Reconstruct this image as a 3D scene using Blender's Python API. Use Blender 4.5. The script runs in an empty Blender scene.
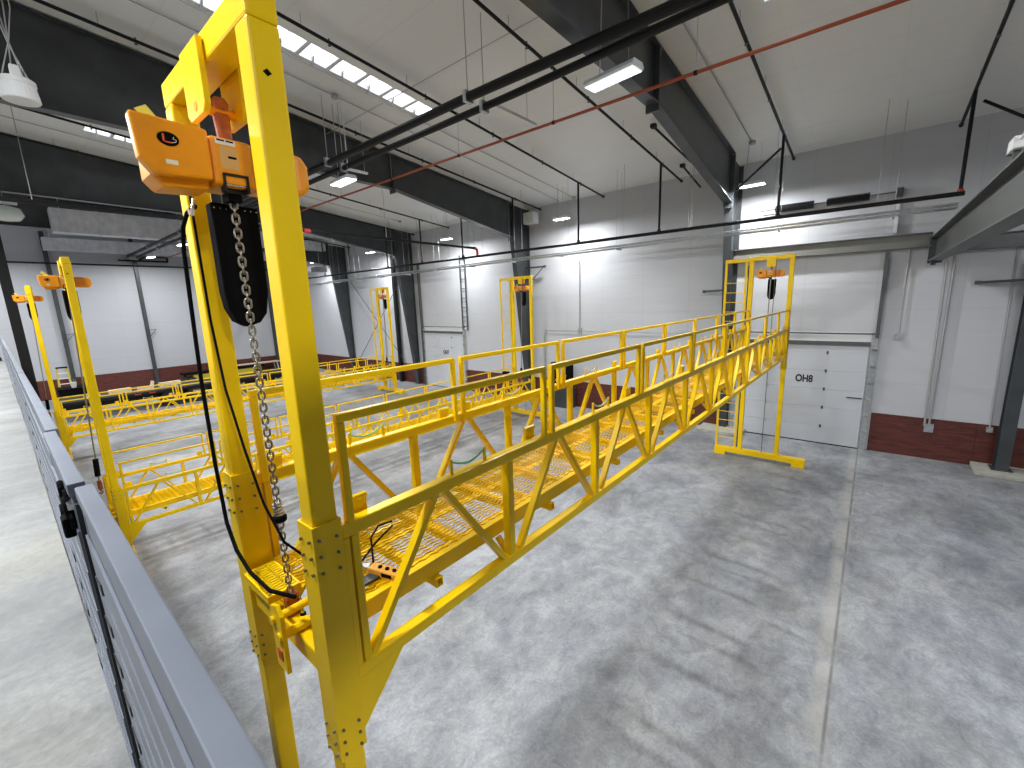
import bpy, math, random
from mathutils import Vector, Matrix
random.seed(4)
S = bpy.context.scene
COL = S.collection
# ------------------------------------------------------------------ camera
cam = bpy.data.cameras.new('camera'); cam.sensor_width = 36.0; cam.lens = 36.0 * 428.70 / 1024
cam.clip_start = 0.02; cam.clip_end = 200
co = bpy.data.objects.new('camera', cam); COL.objects.link(co)
RX = Vector((0.76840872, 0.63910598, -0.03303922))
DN = Vector((0.09562651, -0.16571449, -0.9815265))
FW = Vector((-0.63277454, 0.7510541, -0.18845193))
M = Matrix((RX, -DN, -FW)).transposed().to_4x4(); M.translation = Vector((0, 0, 5.0))
co.matrix_world = M
S.camera = co
# ------------------------------------------------------------------ world, view
w = bpy.data.worlds.new('world'); S.world = w; w.use_nodes = True
w.node_tree.nodes['Background'].inputs[0].default_value = (0.75, 0.87, 1.0, 1)
w.node_tree.nodes['Background'].inputs[1].default_value = 1.0
S.view_settings.view_transform = 'Standard'; S.view_settings.look = 'None'
S.view_settings.gamma = 1.0; S.view_settings.use_curve_mapping = False
S.view_settings.exposure = 0.30
LAMP_W = 300.0          # watts of one high-bay lamp
LED_E = 14.0
SKY_E = 2.6

# ------------------------------------------------------------------ materials
MATS = {}
def mat(name, col, rough=0.5, metal=0.0, spec=0.5, emit=0, bump=None, noise=None, coat=0):
    m = bpy.data.materials.new(name); m.use_nodes = True
    nt = m.node_tree; b = nt.nodes['Principled BSDF']
    b.inputs['Base Color'].default_value = (*col, 1); b.inputs['Roughness'].default_value = rough
    b.inputs['Metallic'].default_value = metal
    b.inputs['Specular IOR Level'].default_value = spec
    if coat: b.inputs['Coat Weight'].default_value = coat; b.inputs['Coat Roughness'].default_value = 0.15
    if emit:
        b.inputs['Emission Color'].default_value = (*col, 1); b.inputs['Emission Strength'].default_value = emit
    if noise or bump:
        tc = nt.nodes.new('ShaderNodeTexCoord'); n = nt.nodes.new('ShaderNodeTexNoise')
        sc = (noise or bump)[0]
        n.inputs['Scale'].default_value = sc; n.inputs['Detail'].default_value = 5
        nt.links.new(tc.outputs['Object'], n.inputs['Vector'])
        if noise:
            k = noise[1]; r = nt.nodes.new('ShaderNodeValToRGB')
            r.color_ramp.elements[0].position = 0.3; r.color_ramp.elements[1].position = 0.7
            r.color_ramp.elements[0].color = (*[c * (1 - k) for c in col], 1)
            r.color_ramp.elements[1].color = (*[min(1, c * (1 + k)) for c in col], 1)
            nt.links.new(n.outputs['Fac'], r.inputs['Fac']); nt.links.new(r.outputs['Color'], b.inputs['Base Color'])
        if bump:
            u = nt.nodes.new('ShaderNodeBump'); u.inputs['Strength'].default_value = bump[1]; u.inputs['Distance'].default_value = 0.02
            nt.links.new(n.outputs['Fac'], u.inputs['Height']); nt.links.new(u.outputs['Normal'], b.inputs['Normal'])
    MATS[name] = m
    return m
YEL = mat('yellow_paint', (0.92, 0.60, 0.001), 0.36, spec=0.28, noise=(3, 0.05))
ORG = mat('orange_enamel', (0.84, 0.31, 0.004), 0.36, spec=0.35, noise=(8, 0.08))
RUSTORG = mat('orange_hook_paint', (0.42, 0.10, 0.01), 0.45, noise=(30, 0.3))
DARK = mat('dark_grey_steel', (0.050, 0.056, 0.061), 0.32, noise=(2, 0.2))
MIDST = mat('grey_steel', (0.085, 0.095, 0.09), 0.5, noise=(2, 0.12))
BLK = mat('black_plastic', (0.005, 0.005, 0.006), 0.8, spec=0.06)
PIPE = mat('black_iron_pipe', (0.007, 0.007, 0.008), 0.5, spec=0.3)
REDP = mat('red_orange_pipe', (0.40, 0.075, 0.025), 0.5)
REDF = mat('red_fitting', (0.42, 0.03, 0.02), 0.5)
GALV = mat('galvanised_steel', (0.52, 0.55, 0.56), 0.36, metal=0.85, noise=(14, 0.15))
DUCTM = mat('duct_sheet', (0.58, 0.60, 0.65), 0.45, metal=0.1, noise=(4, 0.15))
ROD = mat('hanger_rod', (0.45, 0.45, 0.45), 0.5, metal=0.4)
WHITE = mat('white_enamel', (0.80, 0.81, 0.83), 0.4)
DOORW = mat('door_white', (0.58, 0.60, 0.64), 0.42)
FENCE = mat('grey_fence_paint', (0.155, 0.178, 0.232), 0.42, noise=(5, 0.10))
FENCED = mat('fence_gap_shade', (0.02, 0.022, 0.026), 0.6)  # near-black that stands for shade in fence gaps and panel ends
CHAIN = mat('chain_steel', (0.30, 0.27, 0.22), 0.32, metal=0.9)
STEEL = mat('bright_steel', (0.62, 0.62, 0.60), 0.25, metal=1.0)
BOLT = mat('zinc_bolt', (0.22, 0.20, 0.15), 0.45, metal=0.8)
GIRD = mat('girder_grey', (0.05, 0.055, 0.052), 0.5, noise=(2, 0.1))
BEAMM = mat('lit_grey_steel', (0.17, 0.17, 0.15), 0.5, noise=(2, 0.1))  # strong light on the wall beam is put into this lighter base colour
GREEN = mat('green_hose', (0.24, 0.62, 0.30), 0.45)
PALE = mat('pale_hose', (0.60, 0.66, 0.50), 0.45)
TAG = mat('lime_tag', (0.55, 0.66, 0.12), 0.6)
LEDM = mat('led_lens', (0.92, 0.98, 1.0), 0.4, emit=LED_E)
LEDP = mat('led_panel', (0.80, 0.95, 1.0), 0.4, emit=0.75)
LEDS = mat('led_strip', (0.9, 0.98, 1.0), 0.4, emit=1.6)
SKYM = mat('skylight_glazing', (0.90, 0.94, 1.0), 0.3, emit=SKY_E)
GREYBOX = mat('grey_control_box', (0.10, 0.10, 0.11), 0.5)
LABELW = mat('label_white', (0.75, 0.74, 0.68), 0.5)
LABELR = mat('label_red', (0.55, 0.06, 0.03), 0.5)
TANP = mat('tan_plate', (0.62, 0.36, 0.12), 0.4)
LOGOR = mat('logo_red', (0.75, 0.10, 0.03), 0.45)
WOOD = mat('pale_timber', (0.68, 0.57, 0.42), 0.7, noise=(10, 0.2))
RUB = mat('tyre_rubber', (0.015, 0.016, 0.018), 0.75)
GLASS = mat('refractor_glass', (0.62, 0.68, 0.66), 0.15)
PAD = mat('pier_concrete', (0.42, 0.41, 0.36), 0.8, noise=(6, 0.15))
OCHRE = mat('machine_yellow', (0.55, 0.44, 0.03), 0.5)

def nodes_of(m):
    nt = m.node_tree; return nt, nt.nodes['Principled BSDF']
def N(nt, t, **k):
    n = nt.nodes.new(t)
    for a, v in k.items(): n.inputs[a.replace('_', ' ')].default_value = v
    return n
def ramp(nt, p0, c0, p1, c1):
    r = nt.nodes.new('ShaderNodeValToRGB'); e = r.color_ramp.elements
    e[0].position = p0; e[0].color = (*c0, 1); e[1].position = p1; e[1].color = (*c1, 1); return r
def mix(nt, mode, f=1.0):
    n = nt.nodes.new('ShaderNodeMix'); n.data_type = 'RGBA'; n.blend_type = mode; n.inputs[0].default_value = f; return n

def concrete(name, lo, hi, warm, lines):
    m = mat(name, hi, 0.42); nt, b = nodes_of(m); L = nt.links
    g = nt.nodes.new('ShaderNodeNewGeometry'); pos = g.outputs['Position']
    n1 = N(nt, 'ShaderNodeTexNoise', Scale=0.8, Detail=10, Roughness=0.66, Distortion=0.4)
    n2 = N(nt, 'ShaderNodeTexNoise', Scale=3.6, Detail=12, Roughness=0.8, Distortion=0.6)
    n3 = N(nt, 'ShaderNodeTexNoise', Scale=26.0, Detail=5, Roughness=0.75)
    mp = nt.nodes.new('ShaderNodeMapping'); mp.inputs['Scale'].default_value = (1.0, 0.75, 1.0)
    L.new(pos, mp.inputs['Vector'])
    for n in (n1, n2): L.new(mp.outputs['Vector'], n.inputs['Vector'])
    L.new(pos, n3.inputs['Vector'])
    r1 = ramp(nt, 0.36, lo, 0.64, hi); L.new(n1.outputs['Fac'], r1.inputs['Fac'])
    r2 = ramp(nt, 0.36, (0.64, 0.645, 0.68), 0.58, (1.05, 1.06, 1.06)); L.new(n2.outputs['Fac'], r2.inputs['Fac'])
    r3 = ramp(nt, 0.32, (0.78, 0.78, 0.79), 0.68, (1.10, 1.10, 1.08)); L.new(n3.outputs['Fac'], r3.inputs['Fac'])
    a = mix(nt, 'MULTIPLY'); L.new(r1.outputs[0], a.inputs[6]); L.new(r2.outputs[0], a.inputs[7])
    c = mix(nt, 'MULTIPLY'); L.new(a.outputs[2], c.inputs[6]); L.new(r3.outputs[0], c.inputs[7])
    out = c.outputs[2]
    sx = nt.nodes.new('ShaderNodeSeparateXYZ'); L.new(pos, sx.inputs[0])
    wob = N(nt, 'ShaderNodeTexNoise', Scale=1.7, Detail=5); L.new(pos, wob.inputs['Vector'])
    for (x0, hw, soft, colr, amt) in lines:                     # stains and repaired joints that run along the bays
        s = nt.nodes.new('ShaderNodeMath'); s.operation = 'SUBTRACT'; L.new(sx.outputs[0], s.inputs[0]); s.inputs[1].default_value = x0
        ab = nt.nodes.new('ShaderNodeMath'); ab.operation = 'ABSOLUTE'; L.new(s.outputs[0], ab.inputs[0])
        mr = nt.nodes.new('ShaderNodeMapRange'); mr.inputs[1].default_value = hw; mr.inputs[2].default_value = hw + soft
        mr.inputs[3].default_value = amt; mr.inputs[4].default_value = 0; L.new(ab.outputs[0], mr.inputs[0])
        mu = nt.nodes.new('ShaderNodeMath'); mu.operation = 'MULTIPLY'; L.new(mr.outputs[0], mu.inputs[0])
        r = nt.nodes.new('ShaderNodeMapRange'); r.inputs[1].default_value = 0.30; r.inputs[2].default_value = 0.52; L.new(wob.outputs['Fac'], r.inputs[0])
        if soft < 0.02: mu.inputs[1].default_value = 1.0
        else: L.new(r.outputs[0], mu.inputs[1])
        x = mix(nt, 'MIX'); L.new(mu.outputs[0], x.inputs[0]); L.new(out, x.inputs[6]); x.inputs[7].default_value = (*colr, 1)
        out = x.outputs[2]
    if warm:
        nw = N(nt, 'ShaderNodeTexNoise', Scale=0.9, Detail=4); L.new(pos, nw.inputs['Vector'])
        rw = ramp(nt, 0.45, (0, 0, 0), 0.7, (warm, warm, warm)); L.new(nw.outputs['Fac'], rw.inputs['Fac'])
        x = mix(nt, 'MULTIPLY'); L.new(rw.outputs[0], x.inputs[0]); L.new(out, x.inputs[6]); x.inputs[7].default_value = (1.05, 1.0, 0.86, 1)
        out = x.outputs[2]
    L.new(out, b.inputs['Base Color'])
    rr = nt.nodes.new('ShaderNodeMapRange'); rr.inputs[3].default_value = 0.34; rr.inputs[4].default_value = 0.62
    L.new(n2.outputs['Fac'], rr.inputs[0]); L.new(rr.outputs[0], b.inputs['Roughness'])
    u = nt.nodes.new('ShaderNodeBump'); u.inputs['Strength'].default_value = 0.12; u.inputs['Distance'].default_value = 0.01
    L.new(n3.outputs['Fac'], u.inputs['Height']); L.new(u.outputs['Normal'], b.inputs['Normal'])
    return m
FLOOR = concrete('floor_concrete', (0.225, 0.235, 0.258), (0.435, 0.445, 0.47), 0.4,
                 [(-0.06, 0.04, 0.12, (0.47, 0.46, 0.42), 0.5), (0.02, 0.006, 0.021, (0.14, 0.14, 0.14), 0.8),
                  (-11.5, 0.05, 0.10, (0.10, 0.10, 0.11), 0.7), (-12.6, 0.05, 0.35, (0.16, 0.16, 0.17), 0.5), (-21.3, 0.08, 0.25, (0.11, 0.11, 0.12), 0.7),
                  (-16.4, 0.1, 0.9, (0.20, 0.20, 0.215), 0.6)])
MEZZ = concrete('mezzanine_concrete', (0.15, 0.155, 0.155), (0.32, 0.32, 0.31), 0.8, [])

def sheet(name, col, axis_sq, strength, seams):
    """soft vinyl-faced insulation: wrinkles squashed along one axis, faint seams"""
    m = mat(name, col, 0.48); nt, b = nodes_of(m); L = nt.links
    g = nt.nodes.new('ShaderNodeNewGeometry'); mp = nt.nodes.new('ShaderNodeMapping'); mp.inputs['Scale'].default_value = axis_sq
    L.new(g.outputs['Position'], mp.inputs['Vector'])
    n = N(nt, 'ShaderNodeTexNoise', Scale=1.0, Detail=4, Roughness=0.5, Distortion=0.3); L.new(mp.outputs[0], n.inputs['Vector'])
    u = nt.nodes.new('ShaderNodeBump'); u.inputs['Strength'].default_value = strength; u.inputs['Distance'].default_value = 0.10
    L.new(n.outputs['Fac'], u.inputs['Height']); L.new(u.outputs['Normal'], b.inputs['Normal'])
    out = None
    if seams:
        sx = nt.nodes.new('ShaderNodeSeparateXYZ'); L.new(g.outputs['Position'], sx.inputs[0])
        for (ax, per, wd, dk) in seams:
            d = nt.nodes.new('ShaderNodeMath'); d.operation = 'DIVIDE'; L.new(sx.outputs[ax], d.inputs[0]); d.inputs[1].default_value = per
            f = nt.nodes.new('ShaderNodeMath'); f.operation = 'PINGPONG'; L.new(d.outputs[0], f.inputs[0]); f.inputs[1].default_value = 0.5
            mr = nt.nodes.new('ShaderNodeMapRange'); mr.inputs[1].default_value = 0; mr.inputs[2].default_value = wd / per
            mr.inputs[3].default_value = dk; mr.inputs[4].default_value = 1; L.new(f.outputs[0], mr.inputs[0])
            x = mix(nt, 'MULTIPLY'); 
            if out is None: x.inputs[6].default_value = (*col, 1)
            else: L.new(out, x.inputs[6])
            L.new(mr.outputs[0], x.inputs[7]); out = x.outputs[2]
        L.new(out, b.inputs['Base Color'])
    return m
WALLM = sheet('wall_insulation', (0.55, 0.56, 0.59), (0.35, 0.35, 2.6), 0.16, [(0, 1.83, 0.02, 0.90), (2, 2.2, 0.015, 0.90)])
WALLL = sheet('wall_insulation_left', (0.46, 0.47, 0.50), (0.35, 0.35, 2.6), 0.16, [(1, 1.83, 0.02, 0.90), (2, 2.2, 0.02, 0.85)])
CEILM = sheet('ceiling_insulation', (0.80, 0.80, 0.785), (0.30, 1.6, 0.3), 0.42, [(1, 1.52, 0.03, 0.93), (0, 1.83, 0.015, 0.95)])
def plywood():
    m = mat('red_stained_plywood', (0.17, 0.035, 0.024), 0.5); nt, b = nodes_of(m); L = nt.links
    g = nt.nodes.new('ShaderNodeNewGeometry'); mp = nt.nodes.new('ShaderNodeMapping'); mp.inputs['Scale'].default_value = (1.2, 1.2, 9)
    L.new(g.outputs['Position'], mp.inputs['Vector'])
    n = N(nt, 'ShaderNodeTexNoise', Scale=1.5, Detail=7, Roughness=0.65, Distortion=1.0); L.new(mp.outputs[0], n.inputs['Vector'])
    r = ramp(nt, 0.3, (0.045, 0.009, 0.006), 0.74, (0.165, 0.035, 0.023)); L.new(n.outputs['Fac'], r.inputs['Fac']); L.new(r.outputs[0], b.inputs['Base Color'])
    return m
PLY = plywood()

# ------------------------------------------------------------------ mesh helpers
class MB:
    def __init__(s): s.v = []; s.f = []
    def add(s, vs, fs):
        o = len(s.v); s.v += [tuple(p) for p in vs]; s.f += [tuple(i + o for i in f) for f in fs]; return s
    def box(s, a, b):
        x0, y0, z0 = [min(a[i], b[i]) for i in range(3)]; x1, y1, z1 = [max(a[i], b[i]) for i in range(3)]
        return s.add([(x0, y0, z0), (x1, y0, z0), (x1, y1, z0), (x0, y1, z0), (x0, y0, z1), (x1, y0, z1), (x1, y1, z1), (x0, y1, z1)],
                     [(0, 3, 2, 1), (4, 5, 6, 7), (0, 1, 5, 4), (1, 2, 6, 5), (2, 3, 7, 6), (3, 0, 4, 7)])
    def frame(s, p, q):
        d = (Vector(q) - Vector(p)).normalized(); up = Vector((0, 0, 1)) if abs(d.z) < 0.95 else Vector((0, 1, 0))
        a = d.cross(up).normalized(); return a, a.cross(d).normalized()
    def bar(s, p, q, wd, ht):
        p = Vector(p); q = Vector(q); a, u = s.frame(p, q); a *= wd / 2; u *= ht / 2
        return s.add([p - a - u, p + a - u, p + a + u, p - a + u, q - a - u, q + a - u, q + a + u, q - a + u],
                     [(0, 1, 2, 3), (7, 6, 5, 4), (0, 4, 5, 1), (1, 5, 6, 2), (2, 6, 7, 3), (3, 7, 4, 0)])
    def cyl(s, p, q, r, n=10, r2=None):
        p = Vector(p); q = Vector(q); a, u = s.frame(p, q); r2 = r if r2 is None else r2
        vs = [p + (a * math.cos(t) + u * math.sin(t)) * r for t in [2 * math.pi * i / n for i in range(n)]]
        vs += [q + (a * math.cos(t) + u * math.sin(t)) * r2 for t in [2 * math.pi * i / n for i in range(n)]]
        return s.add(vs, [(i, (i + 1) % n, n + (i + 1) % n, n + i) for i in range(n)] + [tuple(range(n - 1, -1, -1)), tuple(range(n, 2 * n))])
    def tube(s, pts, r, n=8, close=False):
        pts = [Vector(p) for p in pts]; m = len(pts); rings = []; prev = None
        for i in range(m):
            if close: d = (pts[(i + 1) % m] - pts[i - 1]).normalized()
            else: d = (pts[min(i + 1, m - 1)] - pts[max(i - 1, 0)]).normalized()
            if prev is None:
                up = Vector((0, 0, 1)) if abs(d.z) < 0.9 else Vector((0, 1, 0)); a = d.cross(up).normalized()
            else: a = (prev - d * prev.dot(d)).normalized()
            prev = a; u = a.cross(d)
            rings.append([pts[i] + (a * math.cos(t) + u * math.sin(t)) * r for t in [2 * math.pi * k / n for k in range(n)]])
        fs = []
        for i in range(m if close else m - 1):
            j = (i + 1) % m
            for k in range(n): fs.append((i * n + k, j * n + k, j * n + (k + 1) % n, i * n + (k + 1) % n))
        if not close: fs += [tuple(range(n - 1, -1, -1)), tuple(range((m - 1) * n, m * n))]
        return s.add([p for r_ in rings for p in r_], fs)
    def prism(s, poly, axis, a, b):
        """extrude a 2-D polygon along an axis; poly holds the two other coordinates in order"""
        def P(u, v, t): return {0: (t, u, v), 1: (u, t, v), 2: (u, v, t)}[axis]
        n = len(poly)
        return s.add([P(u, v, a) for u, v in poly] + [P(u, v, b) for u, v in poly],
                     [tuple(range(n)), tuple(range(2 * n - 1, n - 1, -1))] + [(i, n + i, n + (i + 1) % n, (i + 1) % n) for i in range(n)])
    def lathe(s, c, prof, n=20):
        c = Vector(c); vs = []; fs = []; m = len(prof)
        for r, z in prof:
            for k in range(n): t = 2 * math.pi * k / n; vs.append(c + Vector((r * math.cos(t), r * math.sin(t), z)))
        for i in range(m - 1):
            for k in range(n): fs.append((i * n + k, i * n + (k + 1) % n, (i + 1) * n + (k + 1) % n, (i + 1) * n + k))
        fs += [tuple(range(n - 1, -1, -1)), tuple(range((m - 1) * n, m * n))]
        return s.add(vs, fs)
    def mesh(s, name, m, o=(0, 0, 0)):
        me = bpy.data.meshes.new(name); me.from_pydata([(x - o[0], y - o[1], z - o[2]) for x, y, z in s.v], [], s.f); me.update()
        import bmesh
        bm = bmesh.new(); bm.from_mesh(me); bmesh.ops.recalc_face_normals(bm, faces=bm.faces); bm.to_mesh(me); bm.free()
        me.materials.append(m); return me
    def build(s, name, m, parent=None, bev=0.0, smooth=False, **props):
        """coordinates are given in the space of the top-level thing (the world when it has none)"""
        me = s.mesh(name, m); ob = bpy.data.objects.new(name, me); COL.objects.link(ob)
        if parent is not None: ob.parent = parent
        if bev:
            md = ob.modifiers.new('bevel', 'BEVEL'); md.width = bev; md.segments = 2; md.limit_method = 'ANGLE'; md.angle_limit = 0.8
        if smooth:
            for p in me.polygons: p.use_smooth = True
        for k, v in props.items(): ob[k] = v
        return ob
def thing(name, label, cat, loc=(0, 0, 0), group=None):
    o = bpy.data.objects.new(name, None); COL.objects.link(o); o.location = loc; o.empty_display_size = 0.1
    o['label'] = label; o['category'] = cat
    if group: o['group'] = group
    return o
def tag(o, label, cat, group=None):
    o['label'] = label; o['category'] = cat
    if group: o['group'] = group
    return o
def struct(o, label=None):
    o['kind'] = 'structure'
    if label: o['label'] = label
    return o
def copy_tree(o, parent=None):
    c = o.copy(); COL.objects.link(c)
    if parent is not None: c.parent = parent
    for ch in [x for x in KIDS(o)]: copy_tree(ch, c)
    return c
def KIDS(o): return [x for x in bpy.data.objects if x.parent == o]
def copy_thing(o, loc, label):
    idx = {}
    for x in list(bpy.data.objects):
        if x.parent: idx.setdefault(x.parent.name, []).append(x)
    def rec(s, p):
        c = s.copy(); COL.objects.link(c)
        if p is not None: c.parent = p
        for ch in idx.get(s.name, []): rec(ch, c)
        return c
    r = rec(o, None); r.location = loc; r['label'] = label
    return r
def zc(y): return 11.015 - 0.1 * y if y > -4 else 11.415 + 0.1 * (y + 4)     # underside of the roof

# ------------------------------------------------------------------ room shell
XL, XR, YB, YF = -38.4, 14.0, 17.15, -24.0
struct(MB().box((XL - .3, YF, -0.3), (XR, YB + .3, 0)).build('floor', FLOOR))
mz = struct(MB().box((-24.6, YF, 3.22), (6.0, 0.058, 3.50)).build('mezzanine_floor', MEZZ))
struct(MB().box((XL - .3, YB, 0), (XR + .3, YB + .3, 9.6)).build('wall_back', WALLM))
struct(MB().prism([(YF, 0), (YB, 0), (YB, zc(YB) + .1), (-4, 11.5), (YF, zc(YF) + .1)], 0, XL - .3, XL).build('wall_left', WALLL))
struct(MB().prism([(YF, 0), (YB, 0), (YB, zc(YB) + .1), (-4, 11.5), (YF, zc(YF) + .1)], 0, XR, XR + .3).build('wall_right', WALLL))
struct(MB().box((XL - .3, YF - .3, 0), (XR + .3, YF, 9.6)).build('wall_front', WALLM))
# roof with skylight openings
SKY = [(-10.3, -9.62, 2.45, 8.72, 9), (-19.65, -18.97, 2.78, 6.9, 6), (-2.05, -1.37, 3.4, 9.7, 9)]
cb = MB()
xs = sorted({XL - .3, XR + .3} | {v for s in SKY for v in s[:2]})
for i in range(len(xs) - 1):
    x0, x1 = xs[i], xs[i + 1]
    hole = [s for s in SKY if abs(s[0] - x0) < 1e-6]
    segs = [(-4, hole[0][2]), (hole[0][3], YB + .3)] if hole else [(-4, YB + .3)]
    for y0, y1 in segs:
        cb.prism([(y0, zc(y0 + 1e-4)), (y1, zc(y1)), (y1, zc(y1) + .25), (y0, zc(y0 + 1e-4) + .25)], 0, x0, x1)
cb.prism([(YF - .3, zc(YF)), (-4, 11.415), (-4, 11.66), (YF - .3, zc(YF) + .25)], 0, XL - .3, XR + .3)
struct(cb.build('ceiling', CEILM))
for si, (x0, x1, y0, y1, n) in enumerate(SKY):
    fr = MB()
    for k in range(n + 1):
        y = y0 + (y1 - y0) * k / n; fr.box((x0, y - .05, zc(y) + .0), (x1, y + .05, zc(y) + .12))
    for xx in (x0, x1 - .04):
        fr.prism([(y0, zc(y0) + .0), (y1, zc(y1) + .0), (y1, zc(y1) + .24), (y0, zc(y0) + .24)], 0, xx, xx + .04)
    f = struct(fr.build('window_%d' % (si + 1), WHITE))
    for k in range(n):
        a = y0 + (y1 - y0) * k / n + .05; b = y0 + (y1 - y0) * (k + 1) / n - .05; xm = (x0 + x1) / 2; ym = (a + b) / 2
        za, zb, zm = zc(a) + .10, zc(b) + .10, zc(ym) + .20
        MB().add([(x0, a, za), (x1, a, za), (x1, b, zb), (x0, b, zb), (xm, ym, zm)], [(0, 1, 4), (1, 2, 4), (2, 3, 4), (3, 0, 4)]).build('pane', SKYM, f)
        MB().bar((x0 + .02, ym, zc(ym) + .085), (x1 - .02, ym, zc(ym) + .085), .016, .03).prism([(x0, zc(ym) + .10), (x0 + .13, zc(ym) + .10), (x0 + .02, zc(ym) - .10)], 1, ym - .02, ym + .02).build('mullion', GALV, f)

# red plywood wainscot, one sheet after another
def wains(name, spans, axis):
    root = None
    for (a, b) in spans:
        n = max(1, round(abs(b - a) / 2.44)); st = (b - a) / n
        for k in range(n):
            p, q = a + st * k + .006, a + st * (k + 1) - .006; d = random.uniform(0, .004)
            m = MB().box((p, YB - .022 - d, 0.0), (q, YB, 1.215)) if axis == 0 else MB().box((XL, p, 0), (XL + .022 + d, q, 1.215))
            if root is None:
                rail = MB()
                for (c, e) in spans:
                    rail.box((c, YB - .006, .0), (e, YB, 1.22)) if axis == 0 else rail.box((XL, c, 0), (XL + .006, e, 1.22))
                root = struct(rail.build(name, PLY))
            m.build('plywood_sheet', PLY, root)
wains('trim_1', [(XL, -21.75), (-17.75, -3.85), (.24, XR)], 0)
wains('trim_2', [(YF, YB)], 1)

# ------------------------------------------------------------------ overhead doors
def text_mesh(txt, size, m, parent, loc, rot, name='lettering', ext=0.003):
    cu = bpy.data.curves.new(name, 'FONT'); cu.body = txt; cu.size = size; cu.extrude = ext; cu.align_x = 'CENTER'; cu.align_y = 'CENTER'; cu.offset = 0.036 * size
    t = bpy.data.objects.new(name, cu); COL.objects.link(t)
    bpy.context.view_layer.update()
    me = bpy.data.meshes.new_from_object(t.evaluated_get(bpy.context.evaluated_depsgraph_get()))
    bpy.data.objects.remove(t); me.materials.clear(); me.materials.append(m)
    o = bpy.data.objects.new(name, me); COL.objects.link(o); o.parent = parent; o.location = loc; o.rotation_euler = rot
    return o
DKLET = mat('dark_lettering', (0.012, 0.012, 0.014), 0.6)
def door(idx, x0, x1, txt, left_track, right_track):
    zs = [0.015, .595, 1.235, 1.85, 2.455, 3.05, 3.40]
    d = struct(MB().box((x0 - .02, YB - .02, 0), (x1 + .02, YB - .001, 3.7)).build('door_%d' % idx, WHITE), None)
    for k in range(6):
        p = MB().box((x0, YB - .075, zs[k] + .002), (x1, YB - .02, zs[k + 1] - .002)).build('door_section', DOORW, d, bev=.003)
        if k < 5:
            for t in (.28, .72):
                xx = x0 + (x1 - x0) * t
                MB().box((xx - .028, YB - .088, zs[k + 1] - .05), (xx + .028, YB - .074, zs[k + 1] + .05)).build('hinge', MIDST if t > .5 else GALV, p)
    MB().box((x0 - .05, YB - .12, 3.29), (x1 + .02, YB - .02, 3.42)).build('header_angle', MIDST, d)
    MB().cyl((x0, YB - .06, 3.67), (x1 + .2, YB - .06, 3.67), .022, 8).build('header_cable', DARK, d)
    MB().box((x0, YB - .085, 0.0), (x1, YB - .02, .03)).build('bottom_seal', BLK, d)
    for xs_, on in ((x0 - .14, left_track), (x1 + .02, right_track)):
        if not on: continue
        t = MB().box((xs_, YB - .10, 0), (xs_ + .17, YB - .02, 3.55)).build('track', GALV, d)
        for k in range(6): MB().box((xs_ + .05, YB - .14, .55 + k * .52), (xs_ + .17, YB - .10, .62 + k * .52)).build('track_bracket', STEEL, t)
    tm = text_mesh(txt, .33, DKLET, d, (x0 + (x1 - x0) * .565, YB - .078, 2.15), (math.pi / 2, 0, 0)); tm.scale = (.72, 1, 1)
    MB().box((x1 - .42, YB - .105, 1.63), (x1 - .02, YB - .075, 1.66)).build('slide_bolt', DARK, d)
    return d
d1 = door(1, -3.66, 0.0, 'OH8', True, True)
MB().box((.10, YB - .16, 3.55), (.19, YB - .02, 6.05)).build('upper_track', MIDST, d1)
d2 = door(2, -21.4, -17.95, 'OH7', True, True)
for xx in (-17.88, -17.5):
    MB().box((xx - .025, YB - .12, 3.5), (xx + .025, YB - .06, 7.6)).build('upper_track', MIDST, d2)
for k in range(8): MB().box((-17.86, YB - .10, 3.7 + k * .52), (-17.52, YB - .07, 3.74 + k * .52)).build('track_rung', MIDST, d2)
MB().box((-21.6, YB - .14, 0), (-21.48, YB - .04, 7.4)).build('upper_track', MIDST, d2)

# torsion shaft of door 1
ts = thing('torsion_spring_shaft', 'door shaft high on the wall carrying two long black coil springs', 'springs', (-1.2, 16.9, 7.66))
MB().cyl((-2.0, 0, 0), (1.5, 0, 0.02), .02, 8).build('shaft', MIDST, ts)
for a, b in ((-1.58, -.55), (-.23, .79)):
    sp = MB(); n = 26
    for k in range(n):
        x = a + (b - a) * k / n; sp.cyl((x, 0, 0), (x + (b - a) / n * .35, 0, 0), .085, 10); sp.cyl((x + (b - a) / n * .35, 0, 0), (x + (b - a) / n, 0, 0), .115, 10)
    sp.build('coil_spring', PIPE, ts)
MB().box((1.36, -.04, -.1), (1.52, .22, .12)).build('bearing_bracket', DARK, ts)
MB().box((1.40, .12, -1.08), (1.48, .22, -.2)).build('support_strip', WHITE, ts)

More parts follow.
